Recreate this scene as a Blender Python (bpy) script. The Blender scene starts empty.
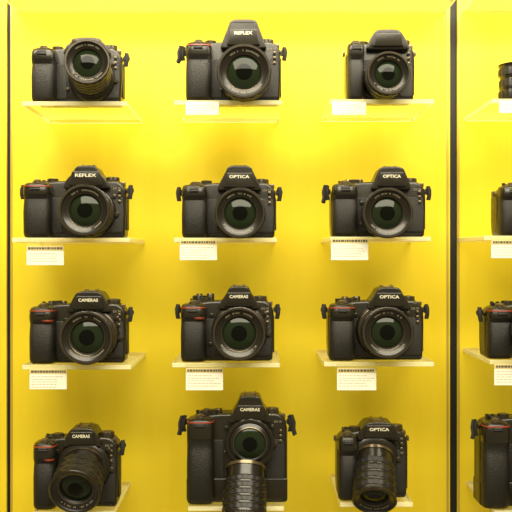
import bpy, bmesh, math, random
from mathutils import Vector, Matrix
random.seed(7)
S=0.0014; D=1.30; WALL=0.172; Z0=1.5; YB=0.024
K=S*(D+YB)/D      # metres per local px on body front plane
scn=bpy.context.scene
try:
    scn.view_settings.view_transform='Standard'
    scn.view_settings.look='None'
except Exception: pass

def W(px,py,Y):
    f=S*(D+Y)/D
    return Vector(((px-256)*f, Y, Z0+(256-py)*f))

# ---------------- materials
def pmat(name,col,rough=0.5,metal=0.0,coat=0.0,bump=None,spec=0.5,vary=0.0):
    m=bpy.data.materials.new(name); m.use_nodes=True
    nt=m.node_tree; b=nt.nodes['Principled BSDF']
    b.inputs['Base Color'].default_value=(*col,1)
    b.inputs['Roughness'].default_value=rough
    b.inputs['Metallic'].default_value=metal
    b.inputs['Coat Weight'].default_value=coat
    b.inputs['Specular IOR Level'].default_value=spec
    tc=nt.nodes.new('ShaderNodeTexCoord')
    if bump:
        kind,scale,stren=bump
        t=nt.nodes.new('ShaderNodeTexVoronoi' if kind=='v' else 'ShaderNodeTexNoise')
        t.inputs['Scale'].default_value=scale
        nt.links.new(tc.outputs['Object'],t.inputs['Vector'])
        bp=nt.nodes.new('ShaderNodeBump'); bp.inputs['Strength'].default_value=stren
        bp.inputs['Distance'].default_value=0.0006
        nt.links.new(t.outputs[0],bp.inputs['Height'])
        nt.links.new(bp.outputs[0],b.inputs['Normal'])
    if vary:
        n=nt.nodes.new('ShaderNodeTexNoise'); n.inputs['Scale'].default_value=40
        nt.links.new(tc.outputs['Object'],n.inputs['Vector'])
        mx=nt.nodes.new('ShaderNodeMix'); mx.data_type='RGBA'
        mx.inputs['A'].default_value=(*[c*(1-vary) for c in col],1)
        mx.inputs['B'].default_value=(*[min(1,c*(1+vary)) for c in col],1)
        nt.links.new(n.outputs[0],mx.inputs['Factor'])
        nt.links.new(mx.outputs['Result'],b.inputs['Base Color'])
    return m
M_BODY=pmat('body_polycarbonate',(0.012,0.0095,0.0045),0.27,bump=('n',1500,0.2),vary=0.3)
M_GRIP=pmat('grip_rubber',(0.009,0.0072,0.004),0.48,bump=('v',900,0.8),vary=0.3)
M_BARREL=pmat('lens_barrel',(0.009,0.007,0.004),0.26,vary=0.3)
M_DARK=pmat('matte_black',(0.005,0.004,0.003),0.5)
M_GLASS=pmat('coated_glass',(0.010,0.017,0.006),0.07,spec=0.28)
M_PUPIL=pmat('lens_pupil',(0.002,0.0025,0.0015),0.06,spec=0.18)
M_WHITE=pmat('white_print',(0.70,0.66,0.48),0.5)
M_RED=pmat('red_accent',(0.26,0.035,0.008),0.4)
M_METAL=pmat('dark_metal',(0.16,0.12,0.07),0.28,metal=0.8)
M_DIAL=pmat('dial_metal',(0.045,0.035,0.020),0.30,metal=0.4)
M_STRAP=pmat('strap_webbing',(0.010,0.008,0.005),0.8,bump=('n',2000,0.6))
M_GREYP=pmat('grey_print',(0.19,0.17,0.11),0.5)
MATS=[M_BODY,M_GRIP,M_BARREL,M_DARK,M_GLASS,M_PUPIL,M_WHITE,M_RED,M_METAL,M_DIAL,M_STRAP,M_GREYP]
BODY,GRIP,BARREL,DARK,GLASS,PUPIL,WHITE,RED,METAL,DIAL,STRAP,GREYP=range(12)

# ---------------- mesh builder
class MB:
    def __init__(s): s.v=[];s.f=[];s.m=[]
    def add(s,vs,fs,mat):
        o=len(s.v); s.v+= [tuple(v) for v in vs]
        for i,f in enumerate(fs):
            s.f.append([o+k for k in f]); s.m.append(mat if isinstance(mat,int) else mat[i])
    def bm(s,bm,mat):
        bm.verts.index_update()
        s.add([v.co.copy() for v in bm.verts],[[v.index for v in f.verts] for f in bm.faces],mat)
        bm.free()
    def obj(s,name,mats,scale,loc,angle=38):
        me=bpy.data.meshes.new(name)
        me.from_pydata([Vector(v)*scale for v in s.v],[],s.f)
        for m in mats: me.materials.append(m)
        me.polygons.foreach_set('material_index',s.m)
        me.polygons.foreach_set('use_smooth',[True]*len(s.f))
        me.update()
        try: me.set_sharp_from_angle(angle=math.radians(angle))
        except Exception: pass
        ob=bpy.data.objects.new(name,me); scn.collection.objects.link(ob)
        ob.location=loc
        return ob

def rounded(pts,seg=5):
    out=[];n=len(pts)
    for i,(x,y,r) in enumerate(pts):
        p=Vector((x,y)); a=Vector(pts[i-1][:2])-p; b=Vector(pts[(i+1)%n][:2])-p
        la,lb=a.length,b.length
        if r<=0: out.append((x,y)); continue
        a.normalize();b.normalize()
        t=min(r,la*0.45,lb*0.45)
        p0=p+a*t;p1=p+b*t
        for k in range(seg+1):
            u=k/seg
            q=p0*(1-u)**2+p*2*u*(1-u)+p1*u*u
            out.append((q.x,q.y))
    return out

def prism(mb,out,y0,y1,bev,mat,segs=3,ox=0,oz=0):
    bm=bmesh.new(); n=len(out)
    f=[];b=[]
    for (x,z) in out:
        f.append(bm.verts.new((x+ox,y0,z+oz))); b.append(bm.verts.new((x+ox,y1,z+oz)))
    bm.faces.new(f); bm.faces.new(b[::-1])
    for i in range(n):
        j=(i+1)%n
        bm.faces.new((f[j],f[i],b[i],b[j]))
    bmesh.ops.recalc_face_normals(bm,faces=bm.faces)
    if bev>0:
        es=[e for e in bm.edges if abs(e.verts[0].co.y-e.verts[1].co.y)<1e-6]
        bmesh.ops.bevel(bm,geom=es,offset=bev,segments=segs,profile=0.5,affect='EDGES',clamp_overlap=True)
    mb.bm(bm,mat)

def box(mb,x0,x1,y0,y1,z0,z1,mat,bev=0.5):
    bm=bmesh.new()
    bmesh.ops.create_cube(bm,size=1)
    for v in bm.verts:
        v.co=Vector(((x0+x1)/2+v.co.x*(x1-x0),(y0+y1)/2+v.co.y*(y1-y0),(z0+z1)/2+v.co.z*(z1-z0)))
    if bev>0: bmesh.ops.bevel(bm,geom=bm.edges[:],offset=bev,segments=2,profile=0.5,affect='EDGES',clamp_overlap=True)
    mb.bm(bm,mat)

def lathe(mb,org,axis,prof,seg=48,up=Vector((0,0,1))):
    """prof: list of (d, r, mat of the strip following, knurl)"""
    a=Vector(axis).normalized()
    if abs(a.dot(up))>0.98: up=Vector((0,1,0))
    u=a.cross(up).normalized(); v=u.cross(a).normalized()
    vs=[];fs=[];ms=[]
    for (d,r,m,kn) in prof:
        for i in range(seg):
            t=2*math.pi*i/seg
            rr=r
            if kn and (i%4)in(0,1): rr=r*(1-kn)
            vs.append(Vector(org)+a*d+(u*math.cos(t)+v*math.sin(t))*rr)
    for k in range(len(prof)-1):
        for i in range(seg):
            j=(i+1)%seg
            fs.append((k*seg+i,k*seg+j,(k+1)*seg+j,(k+1)*seg+i)); ms.append(prof[k][2])
    fs.append(tuple(range(seg))[::-1]); ms.append(prof[0][2])
    fs.append(tuple(range((len(prof)-1)*seg,len(prof)*seg))); ms.append(prof[-1][2])
    mb.add(vs,fs,ms)
    return a,u,v

def loft(mb,rings,mat,seg=32):
    """rings: (z,cx,cy,a,b,n)"""
    vs=[];fs=[]
    for (z,cx,cy,a,b,n) in rings:
        for i in range(seg):
            t=2*math.pi*i/seg; c=math.cos(t); s_=math.sin(t)
            vs.append((cx+a*math.copysign(abs(c)**(2/n),c),cy+b*math.copysign(abs(s_)**(2/n),s_),z))
    for k in range(len(rings)-1):
        for i in range(seg):
            j=(i+1)%seg
            fs.append((k*seg+i,k*seg+j,(k+1)*seg+j,(k+1)*seg+i))
    fs.append(tuple(range(seg))[::-1]); fs.append(tuple(range((len(rings)-1)*seg,len(rings)*seg)))
    mb.add(vs,fs,mat)

def strip(mb,pts,w,t,mat,wdir=Vector((0,1,0))):
    """flat strap along pts, width along wdir"""
    vs=[];fs=[]
    n=len(pts); wdir=wdir.normalized()
    for i,p in enumerate(pts):
        p=Vector(p); d=(Vector(pts[min(i+1,n-1)])-Vector(pts[max(i-1,0)])).normalized()
        nn=d.cross(wdir).normalized()
        for (a,b) in ((-1,-1),(1,-1),(1,1),(-1,1)):
            vs.append(p+wdir*(a*w/2)+nn*(b*t/2))
    for i in range(n-1):
        for k in range(4):
            l=(k+1)%4
            fs.append((i*4+k,i*4+l,(i+1)*4+l,(i+1)*4+k))
    fs.append((3,2,1,0)); o=(n-1)*4; fs.append((o,o+1,o+2,o+3))
    mb.add(vs,fs,mat)

_tc={}
def text(mb,word,cx,y,cz,h,w,mat):
    if word not in _tc:
        cu=bpy.data.curves.new('t','FONT'); cu.body=word; cu.extrude=0.03; cu.offset=0.022; cu.resolution_u=2
        ob=bpy.data.objects.new('t',cu); scn.collection.objects.link(ob)
        dg=bpy.context.evaluated_depsgraph_get()
        me=bpy.data.meshes.new_from_object(ob.evaluated_get(dg))
        _tc[word]=([v.co.copy() for v in me.vertices],[list(p.vertices) for p in me.polygons])
        bpy.data.objects.remove(ob); bpy.data.curves.remove(cu); bpy.data.meshes.remove(me)
    vs,fs=_tc[word]
    x0=min(v.x for v in vs);x1=max(v.x for v in vs);y0=min(v.y for v in vs);y1=max(v.y for v in vs)
    o=[Vector((cx+((v.x-x0)/(x1-x0)-0.5)*w, y-v.z*4, cz+((v.y-y0)/(y1-y0)-0.5)*h)) for v in vs]
    mb.add(o,fs,mat)

def lens(mb,org,axis,R,L,r0,ribs=2,ring=None):
    k=0.022
    p=[(-1,r0*1.0,METAL,0),(2,r0*1.0,BARREL,0),(2.4,r0*0.95,BARREL,0)]
    a=max(5,L*0.25)
    p+=[(a,r0*0.96,BARREL,0),(a+0.01,min(R*0.95,r0),BARREL,0)]
    rem=L-a-4
    d=a+0.8; step=rem/ribs
    for i in range(ribs):
        rr=R*(0.95+0.03*(i+1)/ribs)
        p+=[(d,rr*0.96,BARREL,0),(d+0.4,rr,DARK,k),(d+step*0.60,rr,DARK,k),(d+step*0.60+0.4,rr*0.96,DIAL,0),(d+step*0.60+0.9,rr*0.96,BARREL,0),(d+step*0.95,rr*0.955,BARREL,0)]
        d+=step
    if ring is not None:
        p+=[(L-3.4,R*0.965,ring,0),(L-2.4,R*0.975,BARREL,0)]
    p+=[(L-2.2,R*0.985,BARREL,0),(L-0.8,R,BARREL,0),(L,R*0.97,DIAL,0),(L,R*0.90,DARK,0),
        (L-1.6,R*0.88,DARK,0),(L-2.0,R*0.86,BARREL,0),(L-3.6,R*0.68,DARK,0),(L-4.4,R*0.67,METAL,0),(L-4.7,R*0.65,DARK,0),(L-7,R*0.60,GLASS,0)]
    dome=3.6
    for q in (0.55,0.48,0.40,0.30):
        p.append((L-7+dome*(1-(q/0.60)**2),R*q,GLASS if q>0.33 else PUPIL,0))
    for q in (0.2,0.1,0.004):
        p.append((L-7+dome*(1-(q/0.60)**2),R*q,PUPIL,0))
    seg=72
    a_,u,v=lathe(mb,org,axis,p,seg)
    org=Vector(org)
    def onring(rf,t):
        dd=L-2.0-(0.86-rf)/(0.18)*1.6+0.12
        return org+a_*dd+(u*math.cos(t)+v*math.sin(t))*(R*rf)
    for (t0,t1) in ((50,130),(215,325)):
        t=t0
        while t<t1:
            wd=random.uniform(2.0,4.5)
            if random.random()<0.8:
                A=math.radians(t);B=math.radians(t+wd)
                mb.add([onring(0.745,A),onring(0.745,B),onring(0.80,B),onring(0.80,A)],[(0,1,2,3)],GREYP)
            t+=wd+1.8
    return a_,u,v

def slr(bot,xl,xr,top,hump,ln,word='REFLEX',red=0,gripw=0.27,battery=False,straps=(1,1),lenkw=None,tilt=0,yaw=0,name='slr_camera',dials=1,textw=0.54,collar=0,hs=0.60,knobs=0):
    mb=MB(); cx0=(xl+xr)/2
    X=lambda px:px-cx0
    Zz=lambda py:bot-py
    H=bot-top; Wd=xr-xl; a=-Wd/2; b=Wd/2
    out=rounded([(a+1,0,4),(a,H*0.25,6),(a,H-11,7),(a+7,H-4,6),(a+Wd*0.3,H-1,5),(b-Wd*0.3,H,4),(b-8,H-0.5,6),(b-0.5,H-8,7),(b,H*0.5,6),(b-1.5,0,4)])
    prism(mb,out,0,27,2.6,BODY)
    prism(mb,rounded([(a+16,7,2),(b-18,7,2),(b-18,H-9,2),(a+16,H-9,2)]),26,29,0.8,DARK)
    box(mb,a+3,b-3,-0.4,27.2,3.2,4.0,DARK,0)
    px0=b-Wd*0.22
    prism(mb,rounded([(px0,5,2),(b-3,5,3),(b-2,H*0.45,3),(b-3,H*0.70,3),(px0,H*0.72,2)]),-1.3,3,0.7,GRIP)
    prism(mb,rounded([(a+Wd*gripw-2,5,2),(a+Wd*gripw+10,5,2),(a+Wd*gripw+10,H*0.7,2),(a+Wd*gripw-2,H*0.7,2)]),-1.0,3,0.6,GRIP)
    gw=Wd*gripw; gc=a+gw/2+0.3
    def ring(z,f,aa,n=3.2,bk=8): return (z,gc,(bk-f)/2,aa,(bk+f)/2,n)
    g=gw/2
    rings=[ring(0.3,11,g-2),ring(1.5,13,g-0.6),ring(5,15,g),ring(H*0.45,16,g),ring(H*0.60,14.5,g*0.98),ring(H*0.66,13.2,g*0.97),ring(H*0.74,16,g),ring(H-12,16.5,g),ring(H-7,15.5,g*0.97),ring(H-4.4,13.5,g*0.9),ring(H-3.4,11,g*0.75)]
    loft(mb,rings[:7],GRIP); loft(mb,[ring(H*0.74-0.6,14.5,g*0.98)]+rings[6:],BODY)
    lathe(mb,(gc,-6,H-4.6),(0,-0.25,1),[(0,5.2,DIAL,0),(2.2,5.0,DIAL,0.05),(2.8,4.6,DIAL,0),(2.9,3.6,METAL,0),(4.2,3.3,METAL,0),(4.6,2.4,METAL,0)],32)
    lathe(mb,(gc-4.5,-14.5,H-9.5),(1,0,0),[(0,2.6,DIAL,0),(0.5,3.2,DARK,0.12),(8.5,3.2,DIAL,0.12),(9,2.6,DIAL,0)],32)
    if red==1:
        loft(mb,[(H*0.70,gc+g*0.45,-9.5,g*0.45,6.2,2.6),(H*0.705+1.2,gc+g*0.40,-9.8,g*0.52,6.6,2.6),(H*0.70+1.8,gc+g*0.38,-9.9,g*0.5,6.4,2.6)],RED,24)
    if red in (1,2):
        loft(mb,[(H-7.6,gc,(8-16.4)/2,g*1.0,12.35,3.2),(H-6.5,gc,(8-16.2)/2,g*0.99,12.2,3.2)],RED,32)
    lcdx=a+Wd*0.2
    box(mb,lcdx-8,lcdx+10,6,20,H-4,H-0.5,DARK,0.6)
    for i in range(2): lathe(mb,(a+10+i*6,13,H-3.5),(0,0,1),[(0,1.8,DIAL,0),(4.2,1.8,DIAL,0),(4.5,1.3,DIAL,0)],16)
    if knobs:   # tall dial tower and joystick on the hand side
        lathe(mb,(a+Wd*0.19,14,H-3),(0,0,1),[(0,7,DIAL,0),(2,7,DARK,0.06),(knobs,7,DIAL,0.06),(knobs+0.6,6.2,DIAL,0),(knobs+0.8,3.4,METAL,0),(knobs+2.4,3.0,METAL,0)],48)
        lathe(mb,(a+Wd*0.31,13,H-3),(0,0,1),[(0,4,DIAL,0),(knobs+2,4,METAL,0.08),(knobs+2.6,3.4,DIAL,0)],32)
    if dials:
        dx=b-Wd*0.15
        lathe(mb,(dx,12,H-2),(0,0,1),[(0,7.6,DIAL,0),(1.4,7.6,DARK,0),(1.6,7.0,DIAL,0.05),(5.0,7.0,DIAL,0.05),(5.5,6.4,DIAL,0),(5.7,3,DIAL,0),(6.0,2.8,METAL,0)],48)
        lathe(mb,(a+Wd*0.255,10,H-3),(0,0,1),[(0,5.6,DIAL,0.05),(4.6,5.6,DIAL,0.05),(5.0,5.0,DIAL,0)],40)
        box(mb,b-6,b-1.5,4,10,H-6,H-1.5,METAL,0.6)
    hx0,hx1,ht=X(hump[0]),X(hump[1]),Zz(hump[2]); hc=(hx0+hx1)/2; hw=(hx1-hx0)/2
    hh=ht-H
    zt=H+hh
    lowz=H-9
    out=rounded([(hc-hw-4,lowz,3),(hc-hw-1,H-1,4),(hc-hw*(hs+0.18),H+hh*0.45,5),(hc-hw*hs,zt-1.2,4),(hc-hw*hs*0.5,zt,4),(hc+hw*hs*0.5,zt,4),(hc+hw*hs,zt-1.2,4),(hc+hw*(hs+0.18),H+hh*0.45,5),(hc+hw+1,H-1,4),(hc+hw+4,lowz,3)])
    prism(mb,out,-7.5,24,2.4,BODY,4)
    pz=H+hh*0.30
    nm=rounded([(hc-hw*0.86,H-6.5,2),(hc-hw*0.70,pz+4.0,2),(hc+hw*0.70,pz+4.0,2),(hc+hw*0.86,H-6.5,2)])
    prism(mb,nm,-10.2,-5,1.2,BODY,3)
    if word: text(mb,word,hc,-10.3,pz-0.3,3.2,2*hw*textw,WHITE)
    box(mb,hc-hw*0.5*hs/0.6,hc+hw*0.5*hs/0.6,-7.9,-6,zt-3.4,zt-2.9,DARK,0)
    box(mb,hc-6,hc+6,4,18,zt-0.6,zt+0.5,METAL,0.2)
    box(mb,hc-6.2,hc-4.2,4,18,zt+0.3,zt+1.6,METAL,0.3); box(mb,hc+4.2,hc+6.2,4,18,zt+0.3,zt+1.6,METAL,0.3)
    prism(mb,rounded([(hc-9,H-6,3),(hc+9,H-6,3),(hc+8,H+hh*0.6,3),(hc-8,H+hh*0.6,3)]),22,32,1.5,GRIP)
    cx,cy,R,L=ln
    if tilt==0:
        Yf=YB-L*K; f=(D+Yf)/(D+YB)
        ox=(cx-256)*f+256-cx0; oz=bot-(256+(cy-256)*f); R=R*f
        axis=Vector((0,-1,0))
    else:
        ox=cx-cx0; oz=bot-cy
        t=math.radians(tilt); yw=math.radians(yaw)
        axis=Vector((math.sin(yw)*math.cos(t),-math.cos(t)*math.cos(yw),-math.sin(t)))
    rm=min(R*1.10,oz-0.8)
    lathe(mb,(ox,1,oz),(0,-1,0),[(0,rm,BODY,0),(3.5,rm*0.985,BODY,0),(5.6,rm*0.94,BODY,0),(6.0,rm*0.90,METAL,0),(6.6,rm*0.88,METAL,0)],56)
    kw=dict(ribs=2); kw.update(lenkw or {})
    if tilt==0:
        lens(mb,(ox,-5.6,oz),axis,R,L-5.6,min(R*0.9,rm*0.88),**kw)
    else:
        o=Vector((ox,-3,oz))
        if collar:
            C=collar
            lathe(mb,(ox,-3,oz),(0,-1,0),[(0,C,BARREL,0),(3,C,DARK,0.02),(11,C,BARREL,0.02),(11.5,C*0.96,DIAL,0),(12.2,C*0.95,BARREL,0),(12.4,C*0.86,DARK,0),(11.2,C*0.82,BARREL,0),(13,C*0.68,METAL,0),(13.3,C*0.66,DARK,0),(12,C*0.60,GLASS,0),(13.8,C*0.45,GLASS,0),(14.5,C*0.3,PUPIL,0),(15.2,0.1,PUPIL,0)],72)
            o=Vector((ox-4,-14,oz-C*0.98))
        else:
            lathe(mb,(ox,-3,oz),(0,-1,0),[(0,rm*0.9,BARREL,0),(5,rm*0.9,BARREL,0),(6,rm*0.84,BARREL,0),(7,rm*0.6,BARREL,0)],56)
        lens(mb,o,axis,R,L,min(R*0.9,rm*0.85),**kw)
    lathe(mb,(ox+rm*1.02,0,oz-rm*0.1),(0,-1,0),[(0,2.6,BODY,0),(3.6,2.4,DIAL,0),(4.1,1.8,DIAL,0)],20)
    lathe(mb,(ox+rm*0.92,0,oz+rm*0.62),(0,-1,0),[(0,2.2,BODY,0),(3.0,2.0,DIAL,0),(3.4,1.4,DIAL,0)],20)
    lathe(mb,(ox-rm*0.98,0,oz+rm*0.55),(0,-1,0),[(0,2.0,METAL,0),(2.4,1.9,GLASS,0),(2.9,1.0,GLASS,0)],20)
    lathe(mb,(ox-rm*1.02,0,oz-rm*0.45),(0,-1,0),[(0,1.8,DIAL,0),(2.4,1.7,DIAL,0),(2.8,1.1,DIAL,0)],20)
    for i in range(3):
        lathe(mb,(b-6.5,0,H*0.80-i*5.0),(0,-1,0),[(0,1.7,DIAL,0),(2.2,1.6,METAL,0),(2.5,1.1,DIAL,0)],16)
    text(mb,'DX 70',b-9,-0.6,H-8.5,2.2,7.5,GREYP)
    box(mb,b-1.2,b+0.5,6,20,8,H-16,GRIP,0.5)
    for sd,use in ((-1,straps[0]),(1,straps[1])):
        ex=a if sd<0 else b
        lz=H-10
        box(mb,min(ex,ex+sd*2.4),max(ex,ex+sd*2.4),8,14,lz-2.5,lz+2.5,METAL,0.5)
        if use>=1:
            wd=Vector((sd*0.8,0.6,0))
            lathe(mb,(ex+sd*3.2,10,lz),(0,-1,0.1*sd),[(0,3.6,METAL,0),(1.4,3.8,METAL,0),(2.2,3.2,DARK,0)],20)
            strip(mb,[(ex+sd*3.4,8,lz+5),(ex+sd*4.2,5,lz+1),(ex+sd*4.0,4,lz-4),(ex+sd*3.0,4,lz-9)],4,2.2,STRAP,wd)
        if use>=2:
            strip(mb,[(ex+sd*2,9,lz+5),(ex+sd*5,6,lz+6),(ex+sd*7,3,lz-1),(ex+sd*6.5,1,lz-7),(ex+sd*8,0,lz-12)],4,2.5,STRAP,Vector((0.6,0.8,0.25*sd)))
    if battery:
        hb=H*0.27
        prism(mb,rounded([(a-0.5,0,4),(b+0.5,0,4),(b+0.5,hb,2),(a-0.5,hb,2)]),-1.5,28,2,BODY)
        lathe(mb,(a+8,-3,hb*0.5),(0,-1,0),[(-3,4.5,DIAL,0),(1,4.2,DIAL,0.05),(2,3,METAL,0)],28)
    zb=Z0+(256-bot)*K
    return mb.obj(name,MATS,K,Vector(((cx0-256)*K,YB,zb)))

# ---------------- cameras (photo px)
slr(104,33,122,47,(68,108,39),(92,79,21.5,58),word='',straps=(0,1),lenkw=dict(ribs=4),tilt=-5,yaw=6)
slr(103,186,281,41,(224,263,21),(244,71,27.5,44),word='REFLEX',red=2,straps=(2,1),lenkw=dict(ribs=2),textw=0.46,hs=0.66)
slr(102,346,415,42,(369,405,31),(389,73,22,46),word='',straps=(0,0),gripw=0.25,lenkw=dict(ribs=2),hs=0.68)
slr(238,25,126,180,(68,107,166),(84,210,26,40),red=2,straps=(1,1),hs=0.52)
slr(238,182,276,182,(221,258,166),(240,213,25.5,40),word='OPTICA',straps=(1,1),hs=0.62)
slr(237,331,426,181,(374,407,167),(388,213,25.5,40),straps=(2,1),word='OPTICA',hs=0.70,knobs=3)
slr(236,497,590,183,(535,570,168),(550,210,25,40),straps=(0,1))
slr(363,31,126,303,(72,108,291),(86,338,27,36),word='CAMERAS',red=1,straps=(0,1),hs=0.68,knobs=2)
slr(361,181,274,300,(222,256,286),(239,334,27,38),red=1,straps=(1,1),word='CAMERAS',hs=0.56,knobs=6.5)
slr(360,328,424,300,(370,406,287),(388,333,26,38),red=2,straps=(1,1),word='OPTICA',hs=0.60,knobs=3.5)
slr(358,485,580,303,(522,558,290),(540,332,25,38),red=2,straps=(1,1))
slr(507,35,118,437,(67,99,427),(84,466,25,42),red=1,straps=(0,1),tilt=22,yaw=-2,lenkw=dict(ribs=3),word='CAMERAS',hs=0.7)
slr(502,187,287,413,(232,268,395),(250,441,22,52),red=2,straps=(2,2),battery=True,word='CAMERAS',tilt=56,yaw=-3,lenkw=dict(ribs=5),collar=24.5,hs=0.55,knobs=3)
slr(498,337,408,430,(360,396,421),(374,456,21.5,52),straps=(0,0),tilt=42,yaw=-7,lenkw=dict(ribs=4),word='OPTICA',hs=0.7)
slr(506,480,580,417,(524,560,402),(541,448,22,52),straps=(2,1),battery=True,red=2,tilt=56,lenkw=dict(ribs=5),word='CAMERAS',collar=25)

# ---------------- loose lens standing upright
def standing_lens(px,base_y,Y,R,Ht,ribs):
    k=S*(D+Y)/D
    mb=MB(); prof=[(0,R*0.86,METAL,0),(2,R*0.86,BARREL,0),(2.4,R*0.92,BARREL,0),(Ht*0.15,R*0.94,BARREL,0)]
    d=Ht*0.15; st=(Ht*0.83)/ribs
    for i in range(ribs):
        r=R*(0.97-0.03*(i%2))
        prof+=[(d+0.5,r,DARK,0.03),(d+st*0.62,r,BARREL,0.03),(d+st*0.62+0.6,r*0.95,DIAL,0),(d+st*0.62+1.2,r*0.95,BARREL,0),(d+st*0.97,r*0.96,BARREL,0)]
        d+=st
    prof+=[(Ht-1,R,BARREL,0),(Ht,R*0.97,BARREL,0),(Ht,R*0.9,DARK,0),(Ht-3,R*0.7,DARK,0),(Ht-6,R*0.62,GLASS,0),(Ht-4,R*0.4,PUPIL,0),(Ht-3.4,0.1,PUPIL,0)]
    lathe(mb,(0,0,0),(0,0,1),prof,80)
    mb.obj('camera_lens',MATS,k,W(px,base_y,Y))

# ---------------- shelves
def nodemat(name):
    m=bpy.data.materials.new(name); m.use_nodes=True; nt=m.node_tree; nt.nodes.clear(); return m,nt
def acrylic(name,tint,col,fac,rough=0.05,fres=0.5):
    m,nt=nodemat(name)
    o=nt.nodes.new('ShaderNodeOutputMaterial'); t=nt.nodes.new('ShaderNodeBsdfTransparent'); t.inputs[0].default_value=(*tint,1)
    p=nt.nodes.new('ShaderNodeBsdfPrincipled'); p.inputs['Base Color'].default_value=(*col,1); p.inputs['Roughness'].default_value=rough
    mx=nt.nodes.new('ShaderNodeMixShader')
    lw=nt.nodes.new('ShaderNodeFresnel'); lw.inputs['IOR'].default_value=1.3
    ad=nt.nodes.new('ShaderNodeMath'); ad.operation='ADD'; ad.use_clamp=True; ad.inputs[1].default_value=fac
    ml=nt.nodes.new('ShaderNodeMath'); ml.operation='MULTIPLY'; ml.inputs[1].default_value=fres
    nt.links.new(lw.outputs[0],ml.inputs[0]); nt.links.new(ml.outputs[0],ad.inputs[0]); nt.links.new(ad.outputs[0],mx.inputs[0])
    nt.links.new(t.outputs[0],mx.inputs[1]); nt.links.new(p.outputs[0],mx.inputs[2]); nt.links.new(mx.outputs[0],o.inputs[0])
    return m
M_ACR=acrylic('clear_acrylic',(0.985,0.985,0.95),(0.97,0.94,0.62),0.045,0.05,0.4)
M_EDGE=acrylic('acrylic_edge',(0.97,0.95,0.82),(0.98,0.95,0.62),0.50,0.15,0.5)
def shelf(x0,x1,bot,th=4.5,front=0.0):
    zt=(256-bot)*K
    mb=MB()
    xa=(x0-256)*S; xb=(x1-256)*S; c=(xa+xb)/2
    dd=WALL-front
    bm=bmesh.new(); bmesh.ops.create_cube(bm,size=1)
    for v in bm.verts: v.co=Vector((v.co.x*(xb-xa),front+dd/2+v.co.y*dd,-th*S/2+v.co.z*th*S))
    bmesh.ops.bevel(bm,geom=bm.edges[:],offset=0.0005,segments=1,affect='EDGES')
    bm.normal_update()
    ms=[0 if abs(f.normal.z)>0.9 else 1 for f in bm.faces]
    mb.bm(bm,ms)
    return mb.obj('acrylic_shelf',[M_ACR,M_EDGE],1.0,Vector((c,0,Z0+zt-0.0002)),20)
rows=[((22,127,104),(174,282,103),(330,434,102),(492,598,101.5)),
      ((12,130,238),(174,277,238),(330,431,237),(484,592,236)),
      ((22,131,363),(172,280,361),(324,434,360),(490,598,358)),
      ((33,114,507),(188,284,502),(340,413,498),(494,590,506))]
for r in rows:
    for sh in r: shelf(*sh)
k_=S*(D+0.055)/D; zs=Z0+(256-101.5)*K
standing_lens(518,256-(zs-Z0)/k_,0.055,20,40,3)

# ---------------- price labels
M_PAPER=pmat('label_paper',(0.86,0.83,0.68),0.6)
M_TAN=pmat('label_header',(0.66,0.55,0.24),0.7)
M_INK=pmat('label_ink',(0.08,0.07,0.045),0.7)
M_INK2=pmat('label_fine_print',(0.52,0.48,0.36),0.7)
def label(x0,x1,y0,y1,ytop,small=False):
    mb=MB()
    def bx(a,b,c,d,yy0,yy1,m):
        p0=W(a,d,0);p1=W(b,c,0)
        bm=bmesh.new(); bmesh.ops.create_cube(bm,size=1)
        for v in bm.verts: v.co=Vector(((p0.x+p1.x)/2+v.co.x*(p1.x-p0.x),(yy0+yy1)/2+v.co.y*(yy1-yy0),(p0.z+p1.z)/2+v.co.z*(p1.z-p0.z)))
        mb.bm(bm,m)
    bx(x0-0.5,x1+0.5,min(ytop,y0-0.5),y1+0.5,-0.0014,-0.0002,4)
    bx(x0,x1,y0,y1,-0.0022,-0.0014,0)
    if not small:
        bx(x0,x1,y0,y0+4.6,-0.0026,-0.0022,1)
        x=x0+1.5
        while x<x1-2.5:
            w=random.uniform(1.2,3.0); bx(x,min(x+w,x1-1),y0+1.2,y0+3.4,-0.0029,-0.0026,2); x+=w+0.6
        yy=y0+7
    else: yy=y0+3
    while yy<y1-2:
        x=x0+2; e=x1-random.uniform(4,16)
        while x<e:
            w=random.uniform(1.5,4); bx(x,min(x+w,x1-1),yy,yy+0.7,-0.0025,-0.0022,3); x+=w+0.8
        yy+=2.6
    mb.obj('price_label',[M_PAPER,M_TAN,M_INK,M_INK2,M_ACR],1.0,Vector((0,0,0)),20)
label(186,219,102,115,101,True);label(332,366,102,115,101,True);label(499,533,101,113,100,True)
label(27,64,246,265,239);label(180,217,240,260,238.5);label(331,368,238.5,260,238);label(491,528,240,258,236.5)
label(30,67,369,389,364.5);label(186,223,368,390,363);label(337,376,368,390,362);label(494,531,364,385,360)

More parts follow.
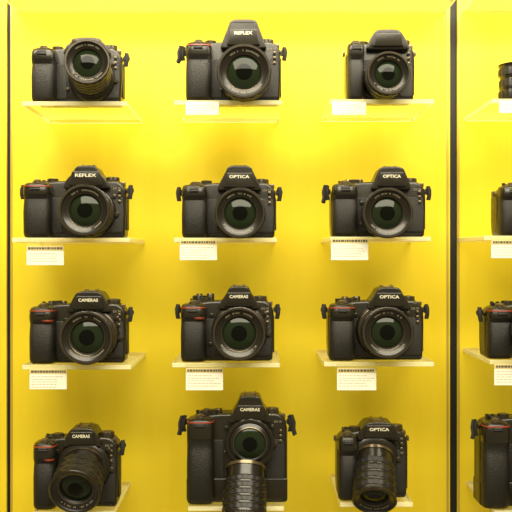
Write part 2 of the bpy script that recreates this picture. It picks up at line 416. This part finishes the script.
# ---------------- display wall
def wallmat():
    m=bpy.data.materials.new('yellow_lacquer_panel'); m.use_nodes=True; nt=m.node_tree; b=nt.nodes['Principled BSDF']
    b.inputs['Roughness'].default_value=0.45; b.inputs['Specular IOR Level'].default_value=0.35
    tc=nt.nodes.new('ShaderNodeTexCoord'); mp=nt.nodes.new('ShaderNodeMapping'); mp.inputs['Scale'].default_value=(9,1,1.2)
    n=nt.nodes.new('ShaderNodeTexNoise'); n.inputs['Scale'].default_value=2.0; n.inputs['Detail'].default_value=4
    nt.links.new(tc.outputs['Object'],mp.inputs[0]); nt.links.new(mp.outputs[0],n.inputs['Vector'])
    r=nt.nodes.new('ShaderNodeValToRGB'); r.color_ramp.elements[0].position=0.3; r.color_ramp.elements[1].position=0.7
    r.color_ramp.elements[0].color=(0.84,0.62,0.014,1); r.color_ramp.elements[1].color=(0.90,0.70,0.030,1)
    nt.links.new(n.outputs[0],r.inputs[0]); nt.links.new(r.outputs[0],b.inputs['Base Color'])
    return m
M_WALL=wallmat()
M_GAP=pmat('black_channel',(0.004,0.004,0.003),0.6)
M_RAIL=pmat('brass_rail',(0.55,0.42,0.08),0.4,metal=0.3)
M_FLOOR=pmat('floor_tile',(0.25,0.22,0.18),0.4,vary=0.15)
def wbox(name,p0,p1,mat,bev=0.0):
    c=(Vector(p0)+Vector(p1))/2; d=Vector(p1)-Vector(p0)
    bm=bmesh.new(); bmesh.ops.create_cube(bm,size=1)
    for v in bm.verts: v.co=Vector((v.co.x*d.x,v.co.y*d.y,v.co.z*d.z))
    if bev: bmesh.ops.bevel(bm,geom=bm.edges[:],offset=bev,segments=2,affect='EDGES')
    me=bpy.data.meshes.new(name); bm.to_mesh(me); bm.free(); me.materials.append(mat)
    o=bpy.data.objects.new(name,me); scn.collection.objects.link(o); o.location=c; return o
ZTOP=W(0,11.5,WALL).z
wx=lambda px:W(px,0,WALL).x
wbox('wall_back',(-1.3,WALL+0.006,0),(1.5,WALL+0.06,ZTOP+0.25),M_GAP)
edges=[-1.3,wx(6.5),wx(10.5),wx(450),wx(457.5),1.5]
for i in (0,2,4): wbox('wall_panel',(edges[i],WALL,0),(edges[i+1],WALL+0.006,ZTOP+0.2),M_WALL)
wbox('trim_1',(wx(446.5),WALL-0.002,0),(wx(448.5),WALL,ZTOP+0.2),M_RAIL,0.0004)
wbox('trim_2',(wx(458),WALL-0.002,0),(wx(459.5),WALL,ZTOP+0.2),M_RAIL,0.0004)
wbox('trim_3',(wx(11),WALL-0.002,0),(wx(12.5),WALL,ZTOP+0.2),M_RAIL,0.0004)
M_TOP=acrylic('frosted_acrylic',(0.98,0.97,0.9),(0.97,0.93,0.60),0.22,0.3,0.3)
for (q0,q1) in ((wx(17),wx(446)),(wx(463),1.4)):
    mb=MB()
    bm=bmesh.new(); bmesh.ops.create_cube(bm,size=1)
    for v in bm.verts: v.co=Vector((v.co.x*(q1-q0),v.co.y*0.09,v.co.z*0.003))
    bm.normal_update()
    mb.bm(bm,[0 if abs(f.normal.z)>0.9 else 1 for f in bm.faces])
    mb.obj('display_case_top',[M_TOP,M_EDGE],1.0,Vector(((q0+q1)/2,WALL-0.045,ZTOP)),20)
wbox('floor',(-1.3,-2.2,-0.05),(1.5,WALL+0.06,0),M_FLOOR)

# ---------------- lights
def area(name,loc,target,sx,sy,e,col=(1,0.91,0.70)):
    l=bpy.data.lights.new(name,'AREA'); l.shape='RECTANGLE'; l.size=sx; l.size_y=sy; l.energy=e; l.color=col
    o=bpy.data.objects.new(name,l); scn.collection.objects.link(o); o.location=loc
    o.rotation_euler=(Vector(target)-Vector(loc)).to_track_quat('-Z','Y').to_euler()
area('ceiling_light',(0.1,-1.25,Z0+1.3),(0.05,WALL,Z0-0.15),2.2,1.1,86)
area('case_strip_light',(0.05,-0.06,Z0+0.47),(0.05,WALL,Z0+0.15),1.3,0.03,4.5)
def spot(px,y,z,tz,e,ang=50):
    l=bpy.data.lights.new('spot_lamp','SPOT'); l.energy=e; l.spot_size=math.radians(ang); l.spot_blend=1.0; l.shadow_soft_size=0.05; l.color=(1,0.92,0.68)
    o=bpy.data.objects.new('spot_lamp',l); scn.collection.objects.link(o); o.location=((px-256)*S*1.1,y,z)
    o.rotation_euler=(Vector(((px-256)*S*1.1,WALL,tz))-Vector(o.location)).to_track_quat('-Z','Y').to_euler()
for px in (150,305): spot(px,-0.10,Z0+0.60,Z0+0.14,2.0,34)
w=bpy.data.worlds.new('shop'); scn.world=w; w.use_nodes=True
w.node_tree.nodes['Background'].inputs[0].default_value=(1.0,0.84,0.50,1); w.node_tree.nodes['Background'].inputs[1].default_value=0.38

cam=bpy.data.cameras.new('view'); co=bpy.data.objects.new('view',cam); scn.collection.objects.link(co)
co.location=(0,-D,Z0); co.rotation_euler=(math.radians(90),0,0)
cam.sensor_width=36; cam.lens=36*D/(512*S); cam.clip_start=0.01
scn.camera=co
